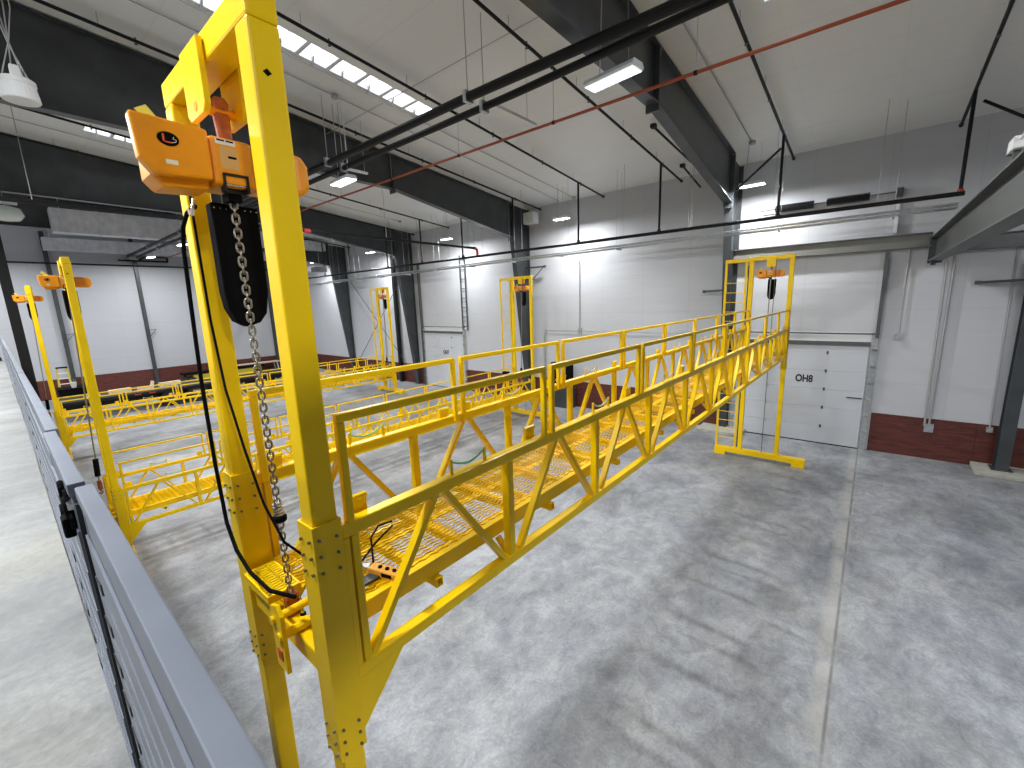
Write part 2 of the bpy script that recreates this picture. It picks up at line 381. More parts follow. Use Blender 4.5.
# ------------------------------------------------------------------ portal frames
def portal(cx, label, splice=True):
    r = thing('portal_frame', label, 'steel frame', (cx, 0, 0), 'dark grey portal frames')
    inn = [(16.94, 0.02), (15.95, 7.9), (9.62, 8.95), (2.0, 9.07), (-4, 9.12)]
    c = MB()
    c.prism([(17.10, .02), (17.10, 9.24), (16.0, 9.34), (15.95, 7.9), (16.94, .02)], 0, -.012, .012)
    c.bar((0, 16.935, .02), (0, 15.95, 7.9), .26, .025); c.box((-.13, 17.09, .02), (.13, 17.115, 9.24))
    c.box((-.13, 15.95, 7.92), (.13, 15.98, 9.33))
    c.box((-.16, 16.85, .0), (.16, 17.12, .03))
    c.build('column', DARK, r)
    f = MB()
    for i in range(1, 4):
        (a, za), (b, zb) = inn[i], inn[i + 1]
        f.prism([(a, za), (b, zb), (b, zc(b + .001) - .03), (a, zc(a) - .03)], 0, -.012, .012)
        f.bar((0, a, za), (0, b, zb), .26, .025)
    f.bar((0, 15.95, zc(15.95) - .045), (0, -4, zc(-3.99) - .045), .26, .025)
    f.build('rafter', DARK, r)
    MB().box((-.14, 9.55, 8.80), (.14, 9.60, zc(9.6) - .06)).build('splice_plate', DARK, r)
    MB().box((-.14, 15.86, 7.75), (.14, 15.92, 9.33)).build('splice_plate', DARK, r)
    return r
portal(-3.97, 'dark portal frame in the upper middle, rafter nearest the camera')
portal(-13.15, 'dark portal frame whose column stands behind the middle far gantry')
portal(-22.2, 'dark portal frame whose tapered column stands left of the far white door')
portal(-29.9, 'dark portal frame farthest left, beside the rear bracing')
for x, lab in ((-3.97, 'low concrete pad under the column left of door OH8'), (3.05, 'low concrete pad under the column at the right edge')):
    w_ = (-.75, .75) if x < 0 else (-.55, .62)
    tag(MB().prism([(x + w_[0], 16.25), (x + w_[1], 16.25), (x + w_[1], 17.12), (x + w_[0], 17.12)], 2, 0, .13).build('concrete_pad', PAD, bev=.02), lab, 'pad')
rc = thing('steel_column', 'dark steel column standing on a concrete pad at the right edge', 'column', (3.02, 16.75, .13))
MB().box((-.13, -.17, .02), (.13, -.145, 5.55)).box((-.13, .145, .02), (.13, .17, 5.55)).box((-.012, -.15, .02), (.012, .15, 5.55)).build('shaft', DARK, rc)
MB().box((-.2, -.22, 0), (.2, .22, .02)).build('base_plate', DARK, rc)
# header beam on the wall and the girder that runs back from it
hb = thing('wall_beam', 'grey steel beam across the wall above door OH8', 'beam', (-1.4, 16.95, 6.12))
MB().box((-2.55, -.13, 0), (2.45, .13, .02)).box((-2.55, -.13, .36), (2.45, .13, .38)).box((-2.55, -.01, .02), (2.45, .01, .36)).build('beam', BEAMM, hb)
MB().box((-2.58, -.14, -.02), (-2.55, .14, .40)).build('end_plate', DARK, hb)
hb2 = thing('wall_beam', 'shaded beam along the wall right of the girder, at the right edge', 'beam', (4.0, 16.95, 5.95))
MB().box((-2.65, -.13, 0), (6.0, .13, .02)).box((-2.65, -.13, .36), (6.0, .13, .38)).box((-2.65, -.01, .02), (6.0, .01, .36)).build('beam', DARK, hb2)  # same beam carried on in shadow, the shade put into its dark material
gd = thing('girder', 'deep grey steel girder coming forward at upper right', 'girder', (1.15, 8.0, 5.72))
MB().box((-.14, -12, 0), (.14, 8.85, .025)).build('bottom_flange', MIDST, gd)
MB().box((-.012, -12, .025), (.012, 8.85, .60)).build('web', GIRD, gd)
MB().box((-.14, -12, .60), (.14, 8.85, .625)).build('top_flange', GIRD, gd)
MB().box((-.15, 8.85, -.06), (.15, 8.88, .66)).build('end_plate', DARK, gd)
MB().box((-.1, 8.5, -.12), (0.0, 8.75, 0)).build('bearing_clip', DARK, gd)

# ------------------------------------------------------------------ left wall posts and services
for y, lab in ((2.7, 'grey wall post on the end wall, left of the middle near gantry'), (6.75, 'grey wall post on the end wall between the gantries'),
               (10.8, 'grey wall post on the end wall hidden by the foreground gantry'), (14.9, 'grey wall post on the end wall beside the workbench')):
    p = thing('wall_post', lab, 'post', (XL + .12, y, 0), None)
    MB().box((-.09, -.10, 0), (-.07, .10, 10.0)).box((.07, -.10, 0), (.09, .10, 10.0)).box((-.07, -.008, 0), (.07, .008, 10.0)).build('shaft', DARK, p)
    MB().box((-.11, -.13, 0), (.11, .13, .02)).build('base_plate', DARK, p)
    MB().bar((.09, .1, 3.9), (.09, .45, 3.95), .03, .03).bar((.09, .1, 3.5), (.09, .45, 3.95), .03, .03).build('pipe_bracket', MIDST, p)
lc = thing('steel_column', 'thick black column behind the fence at the far left', 'column', (-26.0, .60, 0))
MB().box((-.17, -.15, .02), (-.145, .15, 10.8)).box((.145, -.15, .02), (.17, .15, 10.8)).box((-.15, -.012, .02), (.15, .012, 10.8)).build('shaft', PIPE, lc)
MB().box((-.22, -.2, 0), (.22, .2, .02)).build('base_plate', PIPE, lc)
pl = thing('sprinkler_main', 'long black pipe running level across the far end wall', 'pipe', (XL + .2, 8, 8.18))
MB().cyl((0, -12, 0), (0, 8.5, 0), .05, 10).build('pipe', PIPE, pl)
for y in (-9, -6, -3, 0, 3, 6): MB().cyl((0, y, .04), (0, y, .6), .012, 6).build('hanger', ROD, pl)
for (lab, x, y0, y1, z0, z1, hw) in (('upper bluish sheet metal duct slung under the far rafter', -29.2, 2.45, 15.2, 8.80, 9.85, .35),
                                     ('lower pale rectangular duct near the far end wall', -37.4, 2.6, 15.5, 8.85, 9.55, .35)):
    dd = thing('air_duct', lab, 'duct', (x, (y0 + y1) / 2, z0)); L_ = (y1 - y0) / 2; n = 8
    for k in range(n):
        a = -L_ + 2 * L_ * k / n; b = -L_ + 2 * L_ * (k + 1) / n
        if z0 > 9 and False: pass
        ztop = min(z1, zc((y0 + y1) / 2 + b) - .12) - z0
        s_ = MB().box((-hw, a, 0), (hw, b - .01, ztop)).build('duct_section', DUCTM, dd, bev=.015)
        MB().box((-hw - .025, b - .03, -.025), (hw + .025, b, ztop + .02)).build('flange', DUCTM, s_)
    for y in (-L_ + .3, 0, L_ - .5):
        yy = (y0 + y1) / 2 + y
        MB().bar((hw + .03, y, -.02), (hw + .03, y + .05, zc(yy) - z0), .05, .01).build('hanger_strap', WHITE, dd)

# ------------------------------------------------------------------ sprinkler pipes
def branch(x, lab, drop=.24, y0=-3.5, y1=16.85, r=.034):
    t = thing('sprinkler_branch', lab, 'pipe', (x, 8, zc(8) - drop), 'black sprinkler branches under the roof')
    MB().cyl((0, y0 - 8, (8 - y0) * .1), (0, y1 - 8, (8 - y1) * .1), r, 10).build('pipe', PIPE, t)
    y = y0 + .9
    while y < y1:
        z = (8 - y) * .1
        h = MB().cyl((0, y - 8, z + .02), (0, y - 8, z + drop), .007, 6).build('hanger_rod', ROD, t)
        MB().lathe((0, y - 8 + .55, z - .13), [(.008, 0), (.035, .01), (.012, .05), (.018, .14)], 8).build('sprinkler_head', MIDST, t)
        MB().cyl((0, y - 8 + 1.3, z - .13), (0, y - 8 + 1.37, z - .137), r + .014, 10).build('coupling', PIPE, t) if False else None
        y += 2.44
    MB().cyl((0, y1 - 8.06, (8 - y1) * .1 + .006), (0, y1 - 8, (8 - y1) * .1), r + .016, 10).build('end_cap', PIPE, t)
    return t
BR = [(1.27, 'black sprinkler branch at the upper right, above the girder'), (-2.38, 'black sprinkler branch directly right of the nearest dark rafter'),
      (-5.82, 'black sprinkler branch directly left of the nearest dark rafter'), (-8.95, 'black sprinkler branch running right of the bright skylight strip'),
      (-12.15, 'black sprinkler branch just right of the second dark rafter'), (-15.3, 'black sprinkler branch just left of the second dark rafter'),
      (-18.35, 'black sprinkler branch at mid bay behind the second rafter'), (-21.4, 'black sprinkler branch just right of the third dark rafter'),
      (-25.4, 'black sprinkler branch just left of the third dark rafter'), (-28.6, 'black sprinkler branch deepest in the hall')]
for x, l in BR: branch(x, l)
sm = thing('sprinkler_main', 'long black main pipe slung level along the back wall', 'pipe', (-16, 14.85, 7.10))
MB().cyl((-22, 0, 0), (17.35, 0, .02), .055, 12).build('pipe', PIPE, sm)
for x, l in BR:
    zt = zc(14.85) - .24 - 7.10
    r_ = MB().cyl((x + 16, 0, .0), (x + 16, 0, zt), .038, 10).build('riser', PIPE, sm)
    MB().cyl((x + 16, 0, .06), (x + 16, 0, .12), .06, 10).build('coupling', REDF if x > 0 else PIPE, r_)
for k in range(17):
    x = -21 + k * 2.3; MB().cyl((x, 0, .05), (x, 0, zc(14.85) - 7.1), .007, 6).build('hanger_rod', ROD, sm)
MB().bar((16 - 3.5, .0, .95), (16 - 2.42, 0, 1.85), .05, .05).build('sway_brace', PIPE, sm)
MB().bar((16 + 1.42, 0.0, 1.93), (16 + 3.2, 0, .55), .05, .05).build('sway_brace', PIPE, sm)
br2 = thing('sway_brace', 'short black pipe brace left of the nearest rafter, nearer one', 'brace', (-5.1, 14.0, 9.45))
MB().cyl((-.03, -1.5, .13), (.06, 1.4, -.18), .03, 8).build('pipe', PIPE, br2); MB().box((-.09, -1.62, .09), (.04, -1.46, .19)).build('foot', PIPE, br2)
br3 = thing('sway_brace', 'short black pipe brace near the wall, left of the nearest rafter', 'brace', (-5.3, 16.0, 9.18))
MB().cyl((-.05, -.45, .06), (.1, 1.0, -.38), .03, 8).build('pipe', PIPE, br3); MB().box((-.12, -.56, .02), (.02, -.4, .12)).build('foot', PIPE, br3)
# cross pipe ending in the red elbow
ep = thing('sprinkler_feed', 'black pipe with a red elbow joining the main at the wall', 'pipe', (-14.35, 9.0, 7.46))
MB().tube([(0, -9.5, .03), (0, 0, .01), (0, 5.72, 0), (0, 5.81, -.03), (0, 5.85, -.1), (0, 5.85, -.30)], .05, 10).build('pipe', PIPE, ep)
MB().tube([(0, 5.62, 0), (0, 5.74, -.005), (0, 5.82, -.04), (0, 5.855, -.11), (0, 5.86, -.27)], .064, 10).build('elbow', REDF, ep)
MB().cyl((0, -2.1, .01), (0, -1.9, .01), .068, 10).build('coupling', REDF, ep)
for y in (-8, -5, 1, 4): MB().cyl((0, y, .05), (0, y, zc(9 + y) - 7.46), .008, 6).build('hanger_rod', ROD, ep)
# red pipe across the roof
rp = thing('red_pipe', 'thin red orange pipe crossing under the whole roof', 'pipe', (-12, 8.6, 8.83))
MB().cyl((-26, 0, 0), (26, 0, 0), .030, 10).build('pipe', REDP, rp)
for x in range(-24, 24, 3): MB().cyl((x + .2, 0, .02), (x + .2, 0, zc(8.6) - 8.83), .006, 6).build('hanger_rod', ROD, rp); MB().cyl((x + .17, 0, 0), (x + .23, 0, 0), .042, 8).build('clamp', PIPE, rp)
# twin black runs
for y, lab, zz in ((6.36, 'upper of the two thick black pipes crossing overhead', 8.76), (6.80, 'lower of the two thick black pipes crossing overhead', 8.72)):
    t = thing('overhead_pipe', lab, 'pipe', (-15, y, zz))
    MB().tube([(xx + 15, yy - y, 0) for xx, yy in (((XL + .4, 6.4), (-12, 6.4), (-6.1, 6.35), (-2, 6.455), (5, 6.62)) if y < 6.5 else ((XL + .4, 6.85), (-12, 6.8), (-5.5, 6.78), (-2, 6.67), (5, 6.46)))], .082 if y < 6.5 else .066, 12).build('pipe', PIPE, t)
    
    for x in (-23, -17, -10.5, -4.5, 3.55, 8.8):
        MB().cyl((x, 0, .05), (x, 0, zc(y) - zz), .009, 6).build('hanger_rod', ROD, t)
        MB().box((x - .04, -.095, -.09), (x + .04, .095, .11)).build('clamp', GALV, t)
rr_ = thing('reel_bracket', 'black bracket frame where the twin pipes meet the end wall', 'bracket', (XL + .25, 6.3, 8.5))
MB().bar((0, -.4, 0), (0, 2.2, 0), .1, .1).bar((0, .6, .0), (0, 1.0, .28), .08, .08).bar((0, 1.0, .28), (0, 2.2, .28), .1, .06).bar((0, 2.2, .3), (0, 2.2, 0), .1, .1).build('frame', PIPE, rr_)
MB().box((-.1, .1, .05), (.1, .6, .28)).build('coupler', GALV, rr_)
# conduits under the roof
for x, y0, y1, lab in ((-10.35, 1.0, 16.8, 'thin grey conduit under the roof, left edge of the skylight'), (-11.12, 1.0, 16.8, 'thin grey conduit under the roof with a round junction box'),
                       (-3.28, 5.0, 15.4, 'thin grey conduit under the roof, right of the nearest rafter'), (-20.2, 1.0, 15, 'thin grey conduit under the roof in the far bay')):
    t = thing('ceiling_conduit', lab, 'conduit', (x, 8, zc(8) - .05))
    MB().cyl((0, y0 - 8, (8 - y0) * .1), (0, y1 - 8, (8 - y1) * .1), .014, 8).build('conduit', ROD, t)
    yb = 6.55 if x == -11.12 else y1
    MB().cyl((0, yb - 8, (8 - yb) * .1 - .05), (0, yb - 8, (8 - yb) * .1 + .03), .09, 10).build('junction_box', ROD, t)
xt = thing('ceiling_cable', 'thin grey cable crossing under the roof beyond the skylight', 'cable', (-8.5, 7.37, zc(7.37) - .14))
MB().cyl((-6, 0, 0), (6.0, 0, 0), .010, 6).build('cable', ROD, xt)
# conduit rack below the main
cr = thing('conduit_rack', 'bundle of silver conduits slung below the black main pipe', 'conduit', (-10, 15.15, 6.68))
for k, (dy, dz, rr2) in enumerate(((0, .02, .022), (.09, .02, .022), (.18, .02, .022), (.27, .02, .018), (.02, .10, .03), (.2, .1, .016))):
    MB().cyl((-24 + k * .6, dy, dz - .05 + k * .004), (11.3, dy, dz + .16), rr2, 8).build('conduit', GALV, cr)
for k in range(14):
    x = -23 + k * 2.55; z_ = (x + 24) / 35.3 * .21 - .05
    s_ = MB().box((x - .02, -.06, z_ - .04), (x + .02, .34, z_ - .002)).build('strut', GALV, cr)
    for dy in (-.04, .32): MB().cyl((x, dy, z_), (x, dy, zc(15.15) - 6.68), .006, 6).build('hanger_rod', ROD, s_)
# small steel wall items
def conduit(pts, lab, r=.016, box=None, m=None):
    p0 = pts[-1]; t = thing('wall_conduit', lab, 'conduit', p0)
    MB().tube([(x - p0[0], y - p0[1], z - p0[2]) for x, y, z in pts], r, 8).build('conduit', m or GALV, t)
    if box: MB().box((-box, -.035, -box * 1.2), (box, .055, box * 1.2)).build('outlet_box', GALV, t)
    return t
yw = YB - .06
conduit([(-10.25, yw, 6.7), (-10.25, yw, 3.6)], 'thin conduit dropping down the bare wall behind the platform', .018, .09)
conduit([(-12.2, yw, 1.22), (-12.2, yw, 3.5), (-12.13, yw, 3.58), (-5.1, yw, 3.58), (-4.9, yw, 3.45), (-4.9, yw, 2.2)], 'thin conduit running level along the bare wall behind the platform')
conduit([(.62, yw, 6.1), (.62, yw, 3.6)], 'short conduit with round box right of door OH8', .020, .07, ROD)
conduit([(1.42, yw, 6.0), (1.46, yw, 1.0)], 'left of twin conduits on the wall right of door OH8', .026, None, ROD)
conduit([(1.57, yw, 6.05), (1.56, yw, .95)], 'right of twin conduits, ending in a grey outlet box', .026, .10, ROD)
conduit([(2.68, yw, 6.4), (2.76, yw, 1.1)], 'conduit beside the column at the right edge', .020, .06, ROD)
for lab, p, q, s_ in (('steel bracket arm on the wall beside the middle far gantry', (-13.0, 16.75, 6.55), (-11.9, 16.75, 6.55), True),
                      ('short dark arm left of the right far gantry ladder', (-4.15, 16.6, 5.15), (-4.85, 16.9, 5.13), False),
                      ('black arm reaching left from the right edge column', (3.1, 16.7, 5.12), (2.05, 16.95, 5.09), False)):
    t = thing('wall_bracket', lab, 'bracket', p); q_ = Vector(q) - Vector(p)
    MB().bar((0, 0, 0), q_, .06, .07).build('arm', DARK, t)
    MB().box(q_ - Vector((.06, .04, .05)), q_ + Vector((.05, .04, .05))).build('tip', DARK, t)
    if s_: MB().bar((.15, 0, -.75), q_ - Vector((.06, 0, 0)), .03, .03).build('strut', MIDST, t)
xb = thing('cross_bracing', 'crossed rods bracing the wall between the far columns', 'bracing', (-26, 16.9, 3))
MB().cyl((-3.6, 0, 4.3), (3.6, 0, -2.5), .02, 6).build('brace_rod', DARK, xb); MB().cyl((3.6, 0, 4.3), (-3.6, 0, -2.5), .02, 6).build('brace_rod', DARK, xb)
tv = thing('steel_column', 'thin black wall column behind the far left gantry', 'column', (-23.9, 16.95, 0))
MB().box((-.11, -.1, 0), (.11, .1, 8.9)).build('shaft', PIPE, tv); MB().box((-.15, -.14, 0), (.15, .14, .02)).build('base_plate', PIPE, tv)

# ------------------------------------------------------------------ lamps
LIGHT = bpy.data.lights.new('high_bay_light', 'AREA'); LIGHT.shape = 'RECTANGLE'; LIGHT.size = 0.85; LIGHT.size_y = .26; LIGHT.energy = LAMP_W; LIGHT.color = (0.97, 0.99, 1.0)
LIGHT3 = LIGHT.copy(); LIGHT3.energy = LAMP_W * .6
LIGHT2 = LIGHT.copy(); LIGHT2.energy = LAMP_W * .85
def highbay(x, y, z, lab, panel=False, rot=0.0, group='linear high bay lamps'):
    t = thing('high_bay_lamp', lab, 'lamp', (x, y, z), group); t.rotation_euler = (0, 0, rot)
    MB().prism([(-.14, .015), (.14, .015), (.17, .05), (.12, .12), (-.12, .12), (-.17, .05)], 0, -.47, .47).build('housing', WHITE, t, bev=.006)
    lens = MB().box((-.45, -.14, 0.002), (.45, .14, .016)).build('lens', LEDP if panel else LEDM, t)
    if panel:
        for k in range(13): MB().box((-.42 + k * .07 - .006, -.13, -.003), (-.42 + k * .07 + .006, .13, .003)).build('louvre', LEDS, lens)
    for dx in (-.25, .30): MB().cyl((dx, 0, .11), (dx * .8, 0, zc(y) - z), .010 if dx < 0 else .004, 6).build('hanger_rod', ROD, t)
    MB().box((-.38, -.05, .12), (-.2, .05, .15)).build('driver', MIDST, t)
    l = bpy.data.objects.new('light', LIGHT2 if y < 0 else LIGHT3 if y > 12 else LIGHT); COL.objects.link(l); l.parent = t; l.location = (0, 0, -.012)
    if panel: l.data = l.data.copy(); l.data.size_y = .03
    return t
highbay(-3.62, 7.08, 8.47, 'large louvred high bay lamp hanging in front of the nearest rafter', True, -.12)
highbay(-11.45, 6.75, 8.33, 'high bay lamp hanging left, below the twin black pipes', False, -.05)
for x, lab in ((-3.25, 'lit lamp seen edge-on near the wall, right of the nearest rafter'), (-10.2, 'lit lamp near the wall behind the middle far gantry'),
               (-17.2, 'lit lamp near the wall above the far white door'), (-24.2, 'lit lamp near the wall above the far left gantry'), (-31.5, 'lit lamp near the wall in the last bay')):
    highbay(x, 15.6, 8.24, lab).scale = (.75, .75, 1)
for x, lab in ((-19.6, 'high bay lamp hanging in the third bay'), (-27.6, 'high bay lamp hanging in the fourth bay'), (-34.5, 'high bay lamp hanging nearest the end wall'), (4.6, 'unseen fill lamp added right of the girder')):  # the last one is unseen, added to light the yellow side faces
    highbay(x, 6.9, 8.4, lab)
for iy, y in enumerate((-1.0, -8.5, -16.0)):
    for ix, x in enumerate((4.6, -3.4, -11.3, -19.3, -27.3, -35.0)):
        highbay(x, y, 8.4, 'unseen fill lamp added above the mezzanine behind the camera', group='added mezzanine fill lamps')  # out of view, added as general fill from behind
wwl = thing('lamp_wireway', 'white channel hanging right of the twin black pipes', 'channel', (-6.18, 7.65, 8.83))
MB().box((-.05, -.75, -.03), (.05, .78, .03)).build('channel', WHITE, wwl, bev=.006); MB().cyl((0, .5, .02), (0, .5, zc(8.1) - 8.83), .006, 6).build('hanger_rod', ROD, wwl)
ww2 = thing('lamp_wireway', 'white channel above the left high bay lamp', 'channel', (-11.9, 7.4, 8.86))
MB().box((-.04, -.45, -.03), (.04, .42, .03)).build('channel', WHITE, ww2, bev=.006); MB().cyl((0, -.2, .02), (0, -.2, zc(7.2) - 8.86), .012, 6).build('hanger_rod', WHITE, ww2)
MB().cyl((.05, .3, .02), (.05, .3, zc(7.7) - 8.86), .006, 6).build('hanger_rod', ROD, ww2)
dl = thing('drum_lamp', 'white drum shaped fixture hanging at the upper left corner', 'lamp', (-7.3, .60, 7.30)); dl.scale = (.54, .54, .60)
MB().lathe((0, 0, 0), [(.02, .03), (.27, 0), (.285, .02), (.25, .26), (.255, .27), (.265, .275), (.262, .34), (.235, .36), (.02, .37)], 28).build('drum', WHITE, dl, smooth=False)
MB().box((-.02, -.08, .37), (.14, .08, .56)).build('driver_box', WHITE, dl, bev=.02)
for a, b in (((-.2, -.05), (-.05, 0)), ((.2, .08), (.02, 0)), ((0, -.2), (.05, 0)), ((-.1, .2), (-.1, 0))):
    MB().tube([(a[0], a[1], .36), (b[0], b[1], .95), (b[0] - a[0] * .6, b[1] - a[1] * .6, 1.5), (b[0], b[1], (zc(.6) - 7.30) / .60)], .012, 6).build('cord', ROD, dl)
gl = thing('dome_lamp', 'round clear glass lamp at the left edge below the dark rafters', 'lamp', (-22.6, .9, 8.2))
MB().lathe((0, 0, 0), [(.05, 0), (.30, .04), (.42, .2), (.36, .42), (.12, .5)], 20).build('globe', GLASS, gl, smooth=True)
MB().box((-.12, -.2, .56), (.12, .3, .66)).build('ballast', WHITE, gl); MB().cyl((0, 0, .5), (0, 0, zc(.9) - 8.22), .012, 6).build('stem', ROD, gl)
uh = thing('unit_heater', 'beige unit heater hanging in the far bay', 'heater', (-27.5, 13.5, 7.3))
MB().box((-1.3, -.3, 0), (.5, .3, .28)).build('casing', WHITE, uh); MB().box((.5, -.35, -.1), (1.1, .35, .2)).build('fan_box', DARK, uh)
for dx in (-1, .9): MB().cyl((dx, 0, .2), (dx, 0, zc(13.5) - 7.3), .01, 6).build('hanger_rod', ROD, uh)
sp_ = thing('junction_box', 'white box fixed on top of the girder at upper right', 'box', (1.12, 8.1, 6.36))
MB().box((-.03, -.03, 0), (.03, .03, .2)).build('stand', MIDST, sp_); MB().box((-.06, -.14, .2), (.06, .16, .34)).build('box', WHITE, sp_, bev=.012); MB().tube([(0, -.14, .3), (0, -.5, .36), (.0, -1.6, .5)], .014, 6).build('flex_conduit', WHITE, sp_)
MB().box((-.05, .16, .2), (.05, .26, .3)).build('lens_hood', GREYBOX, sp_)
wb = thing('wall_speaker', 'white box high on the wall beside the second rafter', 'box', (-12.6, 16.7, 8.75))
MB().box((-.3, -.2, -.25), (.3, .2, .25)).build('casing', WHITE, wb, bev=.02); MB().box((-.25, -.22, -.2), (.25, -.2, .2)).build('grille', LABELW, wb)

# ------------------------------------------------------------------ work platforms
def platform(loc, label):
    r = thing('work_platform', label, 'platform', loc, 'yellow truss work platforms')
    Y0, Y1, NP = .87, 14.24, 11; st = (Y1 - Y0) / NP
    for s in (1, -1):
        xc = s * .515
        MB().box((xc - .035, Y0, 3.94), (xc + .035, Y1, 4.01)).build('top_chord', YEL, r, bev=.008)
        MB().box((xc - .035, Y0, 3.18), (xc + .035, Y1, 3.25)).build('bottom_chord', YEL, r, bev=.008)
        vm = None; dms = []
        for k in range(1, NP):
            y = Y0 + st * k
            MB().box((xc - .03, y - .028, 3.25), (xc + .03, y + .028, 3.94)).build('vertical', YEL, r, bev=.004)
        for k in range(NP):
            yb, yt, ye = Y0 + st * k, Y0 + st * (k + .5), Y0 + st * (k + 1)
            MB().bar((xc, yb + .10, 3.245), (xc, yt - .03, 3.945), .05, .036).build('diagonal', YEL, r)
            MB().bar((xc, yt + .03, 3.945), (xc, ye - .07, 3.245), .05, .036).build('diagonal', YEL, r)
        for ye, d in ((Y0, 1), (Y1, -1)):
            e = MB().box((xc - .035, ye, 3.25), (xc + .035, ye + d * .035, 3.94)).box((xc - .035, ye + d * .045, 3.25), (xc + .035, ye + d * .085, 3.94)).build('end_post', YEL, r, bev=.005)
            ys = sorted((ye - d * .003, ye - d * .137))
            sl = MB(); X0, X1 = s * .4925 - .07, s * .4925 + .07
            za, zb = 2.82, 4.062
            for a, b in (((X0, ys[0], za), (X0 + .009, ys[1], zb)), ((X1 - .009, ys[0], za), (X1, ys[1], zb)), ((X0 + .009, ys[0], za), (X1 - .009, ys[0] + .009, zb)), ((X0 + .009, ys[1] - .009, za), (X1 - .009, ys[1], zb))): sl.box(a, b)
            sv = sl.build('sleeve', YEL, r)
            for zz in (4.0, 3.92, 3.84, 3.0, 2.93, 2.86):
                for t in (.025, .105):
                    xo = X1 if s > 0 else X1
                    MB().cyl((xo - .002, ys[0] + t + .0, zz - t * .15), (xo + .011, ys[0] + t, zz - t * .15), .0075, 6).build('bolt', BOLT, sv)
                    MB().cyl((X0 + t + .005, ys[0] + .002, zz - .02 + t * .1), (X0 + t + .005, ys[0] - .011, zz - .02 + t * .1), .0075, 6).build('bolt', BOLT, sv)
            MB().prism([(ye, 3.18), (ye + d * .27, 3.18), (ye + d * .0, 2.88)], 0, xc - .03, xc + .03).build('gusset', YEL, r)
        # deck channel
        MB().box((s * .40 - .02, Y0 + .01, 3.36), (s * .40 + .02, Y1 - .01, 3.468)).build('deck_channel', YEL, r, bev=.004)
        # guard sections
        n = 8; gp = 1.668
        for k in range(n):
            a = Y0 + .08 + (.02 if s < 0 else -.01) + gp * k - .02; b = min(a + gp - .065, Y1 - .01)
            if k == 0: a = Y0 + .036; x = .530 if s > 0 else -.475
            MB().box((x - .019, a, 4.492), (x + .019, b, 4.532)).box((x - .019, a, 3.955), (x + .019, a + .038, 4.492)).box((x - .019, b - .038, 3.955), (x + .019, b, 4.492)).build('guard_section', YEL, r, bev=.006)
            xi = .455 if s > 0 else -.535
            for ya in (a + .05, b - .16):
                MB().box((xi - .012, ya, 3.96), (xi + .012, ya + .10, 4.075)).cyl((xi, ya - .004, 4.075), (xi, ya + .104, 4.075), .017, 8).build('rail_pocket', YEL, r)
            ym = a + .42 + (.34 if s < 0 else .40)
            pp = MB().box((xc - .008, ym - .15, 4.01), (xc + .008, ym - .134, 4.10)).build('hose_post', YEL, r); MB().box((xc - .008, ym + .134, 4.01), (xc + .008, ym + .15, 4.10)).build('hose_post', YEL, r)
            pts = [(xc, ym - .145 + .29 * t, 4.09 - .045 * math.sin(math.pi * t)) for t in [i / 8 for i in range(9)]]
            MB().tube(pts, .007, 6).build('hose', GREEN if k == 0 else PALE, pp)
    # deck: expanded metal, too fine to count
    ex = MB(); N_ = 23; pit = .78 / N_; seg = .045; ns = int((Y1 - Y0 - .02) / seg)
    for i in range(N_ + 1):
        x0 = -.39 + pit * i; sg = 1; vs = []; fs = []
        for j in range(ns + 1):
            x, y = x0 + sg * pit * .22 * (1 if j % 2 else -1), Y0 + .01 + seg * j
            vs += [(x - .0006, y, 3.468), (x + .0024, y, 3.467), (x + .0014, y, 3.457), (x - .0016, y, 3.457)]
        for j in range(ns):
            a = 4 * j
            for k in range(4): fs.append((a + k, a + (k + 1) % 4, a + 4 + (k + 1) % 4, a + 4 + k))
        ex.add(vs, fs)
    for j in range(2, ns, 13): ex.bar((-.39, Y0 + .01 + seg * j, 3.459), (.39, Y0 + .01 + seg * j, 3.459), .004, .004)
    g = ex.build('deck_grating', YEL, r); g['kind'] = 'stuff'
    for k in range(23):
        y = Y0 + .30 + k * .60
        if y > Y1 - .1: break
        MB().box((-.385, y - .032, 3.440), (.385, y + .032, 3.453)).box((-.385, y - .005, 3.37), (.385, y + .005, 3.440)).build('deck_angle', YEL, r)
    for x in (-.05, -.31, .32): MB().box((x - .03, Y0 + .01, 3.426), (x + .03, Y1 - .01, 3.438)).build('deck_stringer', YEL, r)
    for k in range(12):
        y = Y0 + .62 + st * k if k < 11 else Y1 - .1
        t = MB()
        for a, b in (((-.455, y - .025, 3.30), (.455, y + .025, 3.306)), ((-.455, y - .025, 3.352), (.455, y + .025, 3.358)), ((-.455, y - .025, 3.306), (.455, y - .019, 3.352)), ((-.455, y + .019, 3.306), (.455, y + .025, 3.352))): t.box(a, b)
        t.build('cross_tube', YEL, r)
        if 0 < k < 11:
            for s in (1, -1): MB().bar((s * .40, Y0 + st * k, 3.335), (s * .51, Y0 + st * k, 3.215), .035, .035).build('outrigger', YEL, r)
    for (ya, yb, d) in ((.705, Y0 + .01, 1), (Y1 - .01, 14.405, -1)):
        tp = MB().box((-.385, ya, 3.452), (-.03, ya + .012, 3.468)).box((-.385, yb - .012, 3.452), (-.03, yb, 3.468)).box((-.385, ya, 3.425), (-.372, yb, 3.468)).box((-.043, ya, 3.425), (-.03, yb, 3.468)).box((-.385, ya if d > 0 else yb - .006, 3.425), (-.03, ya + .006 if d > 0 else yb, 3.46))
        for k in range(13): tp.box((-.372 + k * .0265, ya, 3.456), (-.372 + k * .0265 + .014, yb, 3.466))
        for q in (.33, .66): tp.box((-.385, ya + (yb - ya) * q - .006, 3.456), (-.03, ya + (yb - ya) * q + .006, 3.466))
        tp.build('toe_plate', YEL, r)
        yc = (ya if d > 0 else yb) + d * .10
